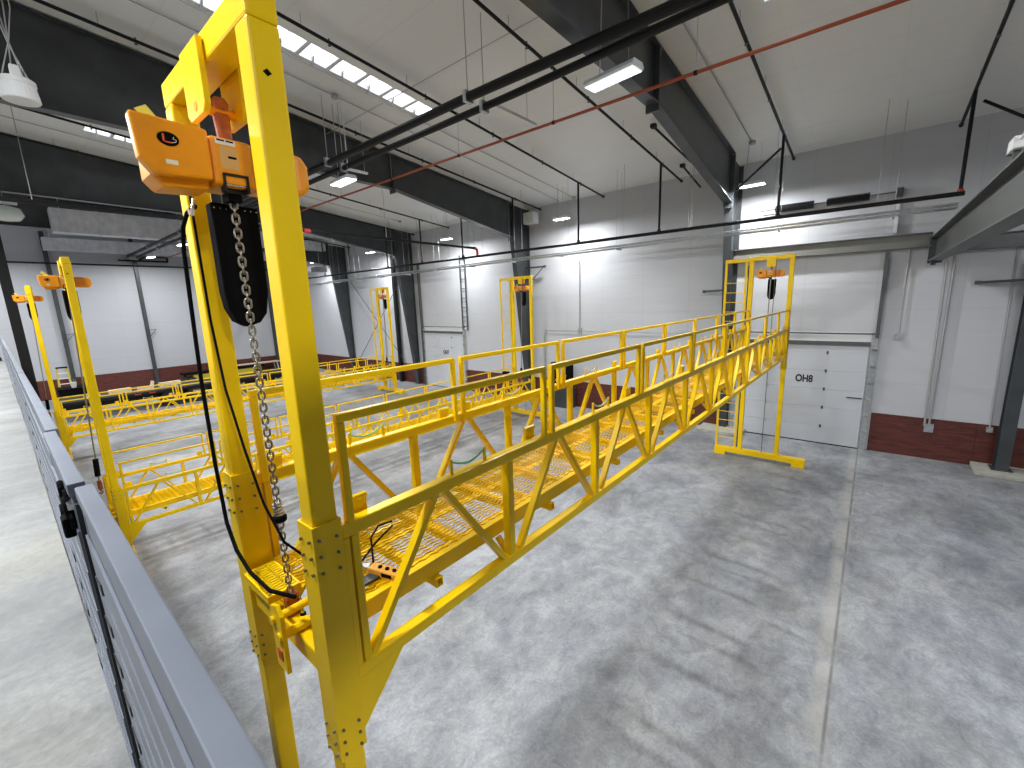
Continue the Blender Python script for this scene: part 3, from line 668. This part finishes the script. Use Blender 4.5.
        bt = MB().box((-.422, yc - .05, 3.205), (.422, yc + .05, 3.325)).build('lift_beam', YEL, r, bev=.012)
        ye_ = ya if d > 0 else yb
        for dx, dy in ((.10, -.03), (.10, .16)):
            MB().prism([(-.02 + dx, 3.15), (.10 + dx, 3.15), (.10 + dx, 3.48), (.06 + dx, 3.53), (-.02 + dx, 3.50)], 1, ye_ + d * dy, ye_ + d * (dy + .02)).build('lift_lug', YEL, r)
        MB().cyl((.11, ye_ - d * .045, 3.43), (.11, ye_ + d * .24, 3.43), .022, 10).build('lift_pin', YEL, r)
        MB().cyl((.16, ye_ - d * .04, 3.35), (.16, ye_ + d * .2, 3.35), .026, 10).build('lift_pin', YEL, r)
        MB().cyl((-.40, ye_ + d * .06, 3.345), (-.05, ye_ + d * .06, 3.345), .030, 10).build('toe_bar', YEL, r)
        MB().box((.115, ye_ - d * .034, 3.21), (.165, ye_ - d * .030, 3.27)).build('decal', LABELR, r) if d > 0 else None
    return r
PX = [-2.34, -11.52, -21.54]
P1 = platform((PX[0], 0, 0), 'nearest yellow truss work platform, stretching across the hall to door OH8')
copy_thing(P1, (PX[1], .2, -2.35), 'middle yellow truss work platform seen past the foreground gantry')
copy_thing(P1, (PX[2], .12, -2.35), 'farthest yellow truss work platform, before the parked flatbed trailer')

# ------------------------------------------------------------------ gantries
def gantry(loc, label, h, far):
    r = thing('lift_gantry', label, 'gantry', loc, 'yellow lift gantries')
    for s in (-1, 1):
        MB().box((s * .4925 - .0575, 0, .24), (s * .4925 + .0575, .115, h - .085)).build('post', YEL, r, bev=.010)
    MB().box((-.55, .0, h - .085), (.55, .115, h + .03)).build('top_beam', YEL, r, bev=.010)
    for ya in (-.028, .118):
        pl_ = [(-.115, h + .0), (.115, h + .0), (.115, h - .25), (.085, h - .28), (-.085, h - .28), (-.115, h - .25)]
        MB().prism(pl_, 1, ya, ya + .025).build('hanger_plate', YEL, r, bev=.004)
    MB().cyl((.0, -.03, h - .235), (.0, .145, h - .235), .020, 10).build('hanger_pin', ORG, r)
    for z in (h - .37, h - .55): 
        MB().prism([(.034, z + .113), (.050, z + .126), (.066, z + .113), (.050, z + .100)], 0, .55, .5515).build('decal', BLK, r) if z > h - .4 else None
    MB().box((-1.2, -.04, .10), (1.22, .155, .25)).build('base_beam', YEL, r, bev=.008)
    for x in (-1.2, .90): MB().box((x, -.05, .0), (x + .32, .165, .12)).build('foot', YEL, r, bev=.006)
    if far:
        MB().box((-1.2, .02, h - .10), (-.55, .095, h)).build('ladder_beam', YEL, r)
        ld = MB().box((-1.2, .03, .25), (-1.145, .085, h - .1)).box((-.66, .03, .25), (-.605, .085, h - .1)).build('ladder', YEL, r)
        n = 18
        for k in range(n): MB().cyl((-1.145, .057, .55 + k * (h - .95) / n), (-.66, .057, .55 + k * (h - .95) / n), .011, 6).build('rung', YEL, ld)
        MB().cyl((.12, -.02, .25), (.12, -.02, h - .1), .008, 6).build('guide_cable', DARK, r); MB().cyl((-.57, .05, .3), (-.57, .05, h - .2), .016, 6).build('cable', BLK, r)
    return r
G1 = gantry((PX[0], .745, 0), 'tall yellow gantry in the foreground carrying the large orange hoist', 6.11, False)
G2 = gantry((PX[1], .965, 0), 'middle yellow gantry standing close behind the grey fence', 6.0, False); G2.rotation_euler = (0, 0, -.05)
copy_thing(G2, (PX[2], .885, 0), 'farthest left yellow gantry standing behind the grey fence')
G4 = gantry((PX[0], 14.25, 0), 'right far yellow gantry with ladder in front of door OH8', 6.0, True)
copy_thing(G4, (PX[1], 14.45, 0), 'middle far yellow gantry with ladder near the wall')
copy_thing(G4, (PX[2], 14.37, 0), 'left far yellow gantry with ladder between the far columns')

# ------------------------------------------------------------------ chain hoists
def link_mesh():
    a, b = .0138, .0092; pts = []
    for k in range(12):
        t = 2 * math.pi * k / 12; pts.append((a * math.cos(t), 0, a * math.sin(t) + (b if math.sin(t) > 1e-6 or (abs(math.sin(t)) <= 1e-6 and False) else (-b if math.sin(t) < -1e-6 else 0))))
    return MB().tube(pts, .0051, 6, close=True)
def hoist(loc, label, fine, low=0.0, slack=0.0):
    """origin: on the chain axis at the height of the lifting pin of the gantry"""
    r = thing('chain_hoist', label, 'hoist', loc, 'orange chain hoists')
    # loc z = 5.875 ; y measured from the chain line
    zb, zt = -.352, -.122
    MB().prism([(-.355, zt + .008), (-.10, zt), (-.10, zb + .03), (-.305, zb + .02), (-.345, zb + .075)], 0, .055, .118).build('control_cover', ORG, r, bev=.012)
    MB().prism([(-.352, zt + .004), (-.10, zt - .004), (-.10, zb + .0), (-.29, zb - .015), (-.345, zb + .07)], 0, -.13, .06).build('control_case', ORG, r, bev=.012) if False else         MB().prism([(-.305, zt - .01), (-.10, zt - .01), (-.10, zb + .0), (-.27, zb - .012), (-.305, zb + .03)], 0, -.11, .058).build('control_case', ORG, r, bev=.012)
    MB().box((-.11, -.095, zb + .02), (.100, .075, zt - .01)).build('gear_housing', ORG, r, bev=.018)
    mo = MB().box((-.10, .08, zb + .03), (.085, .26, zt - .02)).build('motor_body', ORG, r, bev=.02)
    for k in range(8): MB().box((-.11, .09, zb + .05 + k * .022), (.098, .24, zb + .057 + k * .022)).build('cooling_fin', RUSTORG, mo)
    MB().prism([(.255, zb + .03), (.255, zt - .01), (.30, zt - .015), (.330, zt - .06), (.330, zb + .07), (.30, zb + .03)], 0, -.11, .10).build('fan_cover', ORG, r, bev=.022)
    MB().prism([(-.02, zt - .02), (.03, zt - .02), (.035, zt + .16), (.02, zt + .185), (-.02, zt + .185), (-.035, zt + .16)], 0, -.022, .018).build('top_hook', RUSTORG, r, bev=.01)
    # lettering and plates on the side that faces the hall
    el = [(-.243 + .036 * math.cos(t), -.195 + .026 * math.sin(t)) for t in [2 * math.pi * i / 24 for i in range(24)]]
    b_ = MB().prism(el, 0, .12, .1215).build('badge', BLK, r)
    MB().box((.1215, -.262, -.210), (.1227, -.255, -.179)).box((.1215, -.262, -.210), (.1227, -.232, -.205)).build('badge_letter', LOGOR, b_)
    MB().tube([(.1225, -.232, -.207), (.1225, -.219, -.203), (.1225, -.217, -.196), (.1225, -.228, -.192), (.1225, -.224, -.186)], .0014, 5).build('badge_mark', LABELW, b_)
    MB().box((.12, -.262, -.289), (.1212, -.222, -.272)).build('rating_plate', LABELW, r)
    MB().box((.100, -.072, -.165), (.1012, .005, -.143)).build('warning_label', LABELW, r)
    MB().box((.1012, -.066, -.152), (.1016, -.036, -.145)).box((.1012, -.031, -.152), (.1016, -.001, -.145)).build('warning_marks', BLK, r)
    MB().box((.100, -.062, -.262), (.1012, .010, -.172)).build('gold_plate', TANP, r)
    MB().box((.1012, -.030, -.218), (.1016, .003, -.208)).build('plate_text', BLK, r)
    ch = MB().box((.04, -.055, zb - .0), (.062, .03, -.285)).box((.06, -.062, zb), (.108, -.052, -.285)).box((.06, .03, zb), (.108, .04, -.285)).box((.06, -.06, -.29), (.108, .04, -.28)).build('chain_guide', PIPE, r)
    for z in (-.30, -.325): MB().cyl((.095, -.055, z), (.095, .035, z), .0045, 6).build('guide_pin', STEEL, ch)
    MB().box((-.03, -.03, zb - .03), (.04, .025, zb + .01)).build('chain_inlet', BLK, r)
    # lime paper tag
    MB().add([(-.02, -.30, zt - .01), (-.02, -.25, zt - .02), (-.02, -.31, zt + .075), (-.02, -.355, zt + .045)], [(0, 1, 2, 3)]).build('paper_tag', TAG, r) if False else \
        MB().prism([(-.245, zt - .005), (-.195, zt - .005), (-.265, zt + .085), (-.305, zt + .06)], 0, -.021, -.019).build('paper_tag', TAG, r)
    # chain bag
    prof = [(-.075, -.375), (.125, -.38), (.125, -.78), (.105, -.89), (.07, -.935), (.01, -.955), (-.04, -.925), (-.067, -.86), (-.075, -.78)]
    bag = MB().prism(prof, 0, -.14, -.06).build('chain_bag', BLK, r, bev=.008)
    for k in range(8): MB().cyl((-.061, -.055 + k * .025 + (.03 if k > 3 else 0) - .01, -.40), (-.057, -.055 + k * .025 + (.03 if k > 3 else 0) - .01, -.40), .0035, 6).build('eyelet', STEEL, bag)
    # load chain and hook
    top, bot, lim = zb + .03, -2.44 - low, -1.98 - low
    if fine:
        me = link_mesh().mesh('chain_link', CHAIN)
        for p in me.polygons: p.use_smooth = True
        z = top; i = 0
        while z > bot:
            o = bpy.data.objects.new('chain_link', me); COL.objects.link(o); o.parent = r; o.location = (0, 0, z); o.rotation_euler = (0, 0, math.pi / 2 * (i % 2) + 1.237)
            z -= .0325; i += 1
    else:
        MB().bar((0, 0, top), (0, slack, bot), .022, .022).build('load_chain', CHAIN, r)
    ls = MB()
    if fine:
        for k in range(4): ls.cyl((0, 0, lim + .03 + k * .018), (0, 0, lim + .040 + k * .018), .027, 12)
        ls.cyl((0, 0, lim + .01), (0, 0, lim + .10), .016, 10)
        ls.build('limit_spring', STEEL, r)
        MB().cyl((0, 0, lim - .01), (0, 0, lim + .025), .036, 14).build('limit_cushion', BLK, r, bev=.01)
    else: MB().cyl((0, slack, lim - .35), (0, slack * .9, lim), .045, 10).build('limit_cushion', BLK, r)
    MB().box((-.028, slack - .035, bot - .17), (.028, slack + .035, bot + .02)).build('hook_block', RUSTORG, r, bev=.012)
    MB().tube([(0, slack, bot - .16), (0, slack, bot - .2), (0, slack + .03, bot - .235), (0, slack, bot - .26), (0, slack - .035, bot - .23)], .014, 8).build('bottom_hook', RUSTORG, r, smooth=True)
    MB().cyl((.035, .03, bot - .02), (.05, .03, bot - .10), .011, 8).build('latch_pin', STEEL, r)
    MB().cyl((.05, .03, bot - .10), (.053, .03, bot - .125), .016, 10).build('pin_knob', BLK, r)
    return r
hoist((PX[0], .81, 5.875), 'large orange chain hoist in the foreground with black chain bag', True)
H2 = hoist((PX[1], .995, 5.855), 'orange chain hoist on the middle gantry behind the fence', False, 1.65, -.16)
copy_thing(H2, (PX[2], .90, 5.855), 'orange chain hoist on the farthest left gantry')
H4 = hoist((PX[0], 14.315, 5.765), 'orange chain hoist on the right far gantry before door OH8', False); H4.rotation_euler = (0, 0, -math.pi / 2)
for k, (dy, lab) in enumerate(((0, ''), (14.515, 'orange chain hoist on the middle far gantry'), (14.435, 'orange chain hoist on the left far gantry'))):
    if k: copy_thing(H2, (PX[k], dy, 5.765), lab).rotation_euler = (0, 0, -math.pi / 2)

# ------------------------------------------------------------------ cables, pendant and small things on the near platform
tag(MB().tube([(-2.50, .70, 5.49), (-2.62, .695, 5.475), (-2.70, .69, 5.42), (-2.735, .685, 5.31), (-2.775, .685, 5.01), (-2.82, .685, 4.63), (-2.83, .685, 4.16), (-2.78, .68, 3.79), (-2.66, .675, 3.66), (-2.50, .68, 3.585), (-2.30, .70, 3.55), (-2.14, .76, 3.55)], .0105, 8).build('power_cable', BLK, smooth=True),
    'thick black cable looping down the left post of the foreground gantry', 'cable')
tag(MB().tube([(-2.64, .725, 5.59), (-2.625, .72, 5.36), (-2.62, .72, 4.96), (-2.56, .72, 4.6), (-2.415, .72, 4.30), (-2.29, .73, 4.03), (-2.15, .75, 3.86), (-2.10, .85, 3.72), (-2.13, 1.0, 3.55), (-2.25, 1.2, 3.482), (-2.36, 1.36, 3.482), (-2.46, 1.56, 3.482), (-2.52, 1.60, 3.482), (-2.54, 1.5, 3.482), (-2.44, 1.38, 3.482), (-2.30, 1.30, 3.482), (-2.16, 1.22, 3.485)], .0065, 8).build('control_cable', BLK, smooth=True),
    'thin black control cable hanging inside the foreground gantry to the deck', 'cable')
pd = thing('control_pendant', 'yellow orange control pendant lying on the near deck', 'pendant', (-2.0, 1.22, 3.49)); pd.rotation_euler = (0, 0, .30)
PEND = mat('pendant_orange', (0.75, 0.36, 0.04), 0.5)
MB().prism([(-.13, -.018), (.10, -.018), (.13, 0), (.10, .022), (-.13, .026)], 1, -.032, .032).build('body', PEND, pd, bev=.008)
MB().box((-.03, -.034, -.008), (.04, -.032, .015)).build('label', BLK, pd); MB().cyl((-.13, 0, .004), (-.20, 0, .004), .026, 10).build('cable_boot', STEEL, pd)
for k in range(3): MB().cyl((-.06 + k * .05, 0, .02), (-.06 + k * .05, 0, .032), .012, 10).build('button', BLK, pd)
db = tag(MB().box((-2.10, .92, 3.47), (-2.03, 1.20, 3.485)).build('steel_strip', DARK), 'dark flat strip lying on the near deck below the pendant', 'strip')
cb_ = thing('control_box', 'grey electrical box on the lift beam beside the foreground post', 'control box', (-2.06, .93, 3.22))
MB().box((-.10, -.08, 0), (.085, .10, .25)).build('casing', GREYBOX, cb_, bev=.006); MB().box((-.10, -.08, .25), (.085, .10, .256)).build('lid', GALV, cb_)
for k in range(4): MB().cyl((-.05 + k * .01, -.085, .05 + k * .05), (-.05 + k * .01, -.08, .05 + k * .05), .007, 6).build('screw', STEEL, cb_)
ch_ = tag(MB().tube([(-2.50, .700, 5.52), (-2.50, .69, 5.48), (-2.52, .69, 5.455), (-2.55, .69, 5.46), (-2.56, .69, 5.49)], .008, 6).build('cable_hook', STEEL), 'small steel hook holding the cable at the gantry post', 'hook')
fl = thing('flood_light', 'small black flood light at the end of the middle platform', 'lamp', (-12.03, 13.9, 1.66))
MB().box((-.16, -.08, .12), (.16, .08, .38)).build('housing', BLK, fl, bev=.03); MB().bar((0, 0, 0), (0, 0, .12), .04, .04).build('stem', BLK, fl)

# ------------------------------------------------------------------ mezzanine fence
def fence(x0, x1, label, dy=0.0):
    r = thing('mezzanine_fence', label, 'fence', ((x0 + x1) / 2, .08 + dy, 3.4), 'grey fence panels'); h = abs(x1 - x0) / 2
    MB().box((-h, -.0165, 1.135), (h, .0185, 1.17)).build('top_rail', FENCE, r, bev=.003)
    MB().box((-h, -.011, 1.045), (h, .006, 1.13)).build('second_rail', FENCE, r, bev=.002)
    z = 1.038
    for k in range(8):
        MB().add([(-h, -.0145, z - .1175), (h, -.0145, z - .1175), (h, -.0165, z), (-h, -.0165, z), (-h, .0, z - .1175), (h, .0, z - .1175), (h, -.0105, z), (-h, -.0105, z)],
                 [(0, 1, 2, 3), (7, 6, 5, 4), (0, 4, 5, 1), (3, 2, 6, 7), (1, 5, 6, 2), (0, 3, 7, 4)]).build('slat', FENCE, r); z -= .1195
    MB().box((-h, .004, .10), (h, .012, 1.12)).build('backing', FENCE, r)
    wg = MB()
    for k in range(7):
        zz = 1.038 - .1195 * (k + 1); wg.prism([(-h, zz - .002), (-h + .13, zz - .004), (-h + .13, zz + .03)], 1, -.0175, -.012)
    wg.build('slat_gap_shade', FENCED, r)['kind'] = 'stuff'  # dark wedges laid on the slat faces as the shade of their gaps
    m = max(2, int(2 * h / 1.0) + 1)
    for k in range(m):
        x = -h + .02 + k * (2 * h - .04) / (m - 1); MB().box((x - .016, -.012, .05), (x + .016, .012, 1.135)).build('post', FENCE if 0 < k < m - 1 or True else FENCED, r)
    return r
FX = [.75, -1.53, -2.385, -5.2, -9.4, -15.0, -24.4]
fl_ = ['nearest grey slatted fence panel along the mezzanine edge', 'narrow grey slatted gate panel beside the black padlock chain', 'third grey slatted fence panel from the camera along the mezzanine',
       'fourth grey slatted fence panel receding along the mezzanine', 'fifth grey slatted fence panel receding along the mezzanine', 'farthest grey slatted fence panel at the end of the mezzanine']
for k in range(6):
    f_ = fence(FX[k] - (.04 if k else 0), FX[k + 1], fl_[k], (0, -.011, -.002, 0, -.002, 0)[k])
    if 0 < k:
        l_ = f_.location
        MB().box((FX[k] - .036 - l_.x, (.080, .0585, .066, .08, .08, .08)[k] - l_.y, .1), (FX[k] - .012 - l_.x, .092 - l_.y, 1.12)).build('end_shade_strip', FENCED, f_)  # added black strip for the shaded hollow end of the panel
lk = thing('padlock_chain', 'black padlock and chain hanging on the grey fence joint', 'padlock', (-1.66, .046, 4.47)); lk.scale = (.72, .72, .72)
for k, (dx, dz) in enumerate(((-.06, .075), (-.02, .05), (.02, .03), (.05, -.02))):
    MB().tube([(dx + .034 * math.cos(t), .0 + .008 * (k % 2), dz + .03 * math.sin(t)) for t in [2 * math.pi * i / 12 for i in range(12)]], .010, 6, close=True).build('chain_link', BLK, lk)
MB().box((-.03, -.022, -.09), (.05, .012, -.01)).build('padlock_body', BLK, lk, bev=.01)
MB().tube([(-.08 + .05 * math.cos(t), -.006, -.05 + .055 * math.sin(t)) for t in [2 * math.pi * i / 16 for i in range(16)]], .011, 6, close=True).build('chain_loop', BLK, lk)
MB().box((-.01, .0, .035), (.10, .028, .055)).build('hasp', STEEL, lk)
er = thing('guard_rail', 'small black and white railing across the far end of the mezzanine', 'railing', (-24.3, -1.2, 3.5))
MB().box((-.03, -1.2, 0), (.03, 1.2, .12)).build('toe_board', PIPE, er)
for y in (-1.15, -.4, .4, 1.15): MB().box((-.025, y - .025, .1), (.025, y + .025, 1.07)).build('post', PIPE, er)
for z in (.55, 1.03): MB().box((-.02, -1.2, z), (.02, 1.2, z + .045)).build('rail', WHITE, er)

# ------------------------------------------------------------------ things parked by the end wall
tr = thing('flatbed_trailer', 'black flatbed trailer parked beyond the farthest yellow platform', 'trailer', (-30.3, 7.3, 0))
MB().box((-1.2, -6.0, .82), (1.2, 6.2, .96)).build('deck', PIPE, tr)
for s in (-.5, .5): MB().box((s - .06, -6, .5), (s + .06, 6.2, .82)).build('frame_rail', PIPE, tr)
for y in (-1.6, -.45):
    for s in (-.95, .95):
        ax = MB().cyl((s - .14, y, .5), (s + .14, y, .5), .5, 24).build('tyre', RUB, tr, bev=.04)
        MB().cyl((s - .16, y, .5), (s + .16, y, .5), .24, 14).build('wheel_hub', MIDST, ax)
for y in (-5, -3.2, -2.6, .6, 2.5, 4.5): MB().box((1.2, y, .86), (1.21, y + .28, .92)).build('reflector', REDF, tr)
for i, (x, y, l, a) in enumerate(((.2, -3.6, .9, .1), (.5, -2.6, .7, -.2), (-.2, -1.4, 1.0, .15), (.4, -4.7, .6, .5))):
    o = tag(MB().box((-l / 2, -.12, 0), (l / 2, .12, .22)).build('timber_block', WOOD), ['pale timber lying on the trailer deck, middle of the row', 'pale timber near the upright piece on the trailer', 'pale timber farthest right on the trailer deck', 'pale timber nearest the gantry on the trailer deck'][i], 'timber', 'timbers on the trailer')
    o.location = (-30.3 + x, 7.3 + y, .96); o.rotation_euler = (0, 0, 1.57 + a)
up = tag(MB().box((-.1, -.06, 0), (.1, .06, .45)).build('timber_post', WOOD), 'short timber standing up on the trailer deck', 'timber'); up.location = (-30.0, 4.95, .96); up.rotation_euler = (-.3, 0, 0); 
ck = thing('storage_crate', 'large black crate below the stepladder at the end wall', 'crate', (-34.6, 2.3, 0))
MB().box((-.7, -.6, 0), (.7, .6, 1.0)).build('body', BLK, ck, bev=.03); MB().box((-.73, -.63, 1.0), (.73, .63, 1.06)).build('lid', BLK, ck)
sl = thing('step_ladder', 'yellow stepladder standing before the end wall', 'ladder', (-36.4, 2.15, 0))
for s in (-1, 1):
    MB().bar((.35, s * .30, 0), (0, s * .20, 2.05), .05, .09).build('front_rail', OCHRE, sl); MB().bar((-.45, s * .30, 0), (-.05, s * .2, 2.0), .05, .06).build('rear_rail', OCHRE, sl)
for k in range(6): t = (k + .6) / 6.6; MB().box((.35 * (1 - t) - .05, -.28 + .09 * t, 2.05 * t - .02), (.35 * (1 - t) + .06, .28 - .09 * t, 2.05 * t + .02)).build('step', WHITE, sl)
MB().box((-.12, -.24, 2.03), (.1, .24, 2.10)).build('top_cap', BLK, sl)
bk_ = thing('bucket', 'pale bucket standing before the stepladder on the crate', 'bucket', (-34.3, 2.35, 1.06)); MB().lathe((0, 0, 0), [(.10, 0), (.14, .3), (.15, .31), (.13, .31)], 14).build('pail', LABELW, bk_); MB().tube([(0, -.14, .3), (0, -.1, .42), (0, 0, .46), (0, .1, .42), (0, .14, .3)], .006, 5).build('handle', ROD, bk_)
mc = thing('ground_machine', 'long yellow and black machine against the end wall', 'machine', (-36.6, 10.2, 0))
MB().box((-.3, -1.8, .28), (.35, 2.6, .70)).build('body', OCHRE, mc, bev=.03); MB().box((-.38, -2.4, .74), (.42, 2.8, .86)).build('top_beam', BLK, mc)
for y in (-2.3, -1.9, 2.3): MB().cyl((-.42, y, .28), (.44, y, .28), .28, 16).build('wheel', RUB, mc)
for y in (-2.2, -1.2, 1.5): MB().box((-.08, y - .06, .6), (.08, y + .06, .76)).build('upright', BLK, mc)
wt = thing('workbench', 'workbench with pale legs against the end wall', 'bench', (-37.7, 13.2, 0))
MB().box((-.4, -1.6, .80), (.4, 1.5, .87)).build('bench_top', WOOD, wt)
for y in (-1.45, -.6, 1.35):
    for x in (-.33, .33): MB().bar((x, y, 0), (x, y - .12, .8), .06, .06).build('leg', LABELW, wt)
MB().box((-.3, -1.5, .2), (.3, 1.4, .24)).build('shelf', DARK, wt)
cbn = thing('equipment_cabinet', 'dark low cabinet with two uprights against the red wainscot', 'cabinet', (-11.0, 16.8, 0))
MB().box((-.58, -.28, 0), (.55, .28, .95)).build('body', DARK, cbn, bev=.01); MB().box((-.52, -.24, .95), (-.38, .1, 2.12)).build('upright', BLK, cbn); MB().box((.30, -.24, .95), (.52, .1, 2.05)).build('upright', BLK, cbn)
MB().box((-.35, -.1, 1.2), (.28, .1, 1.32)).build('shelf', LABELW, cbn)
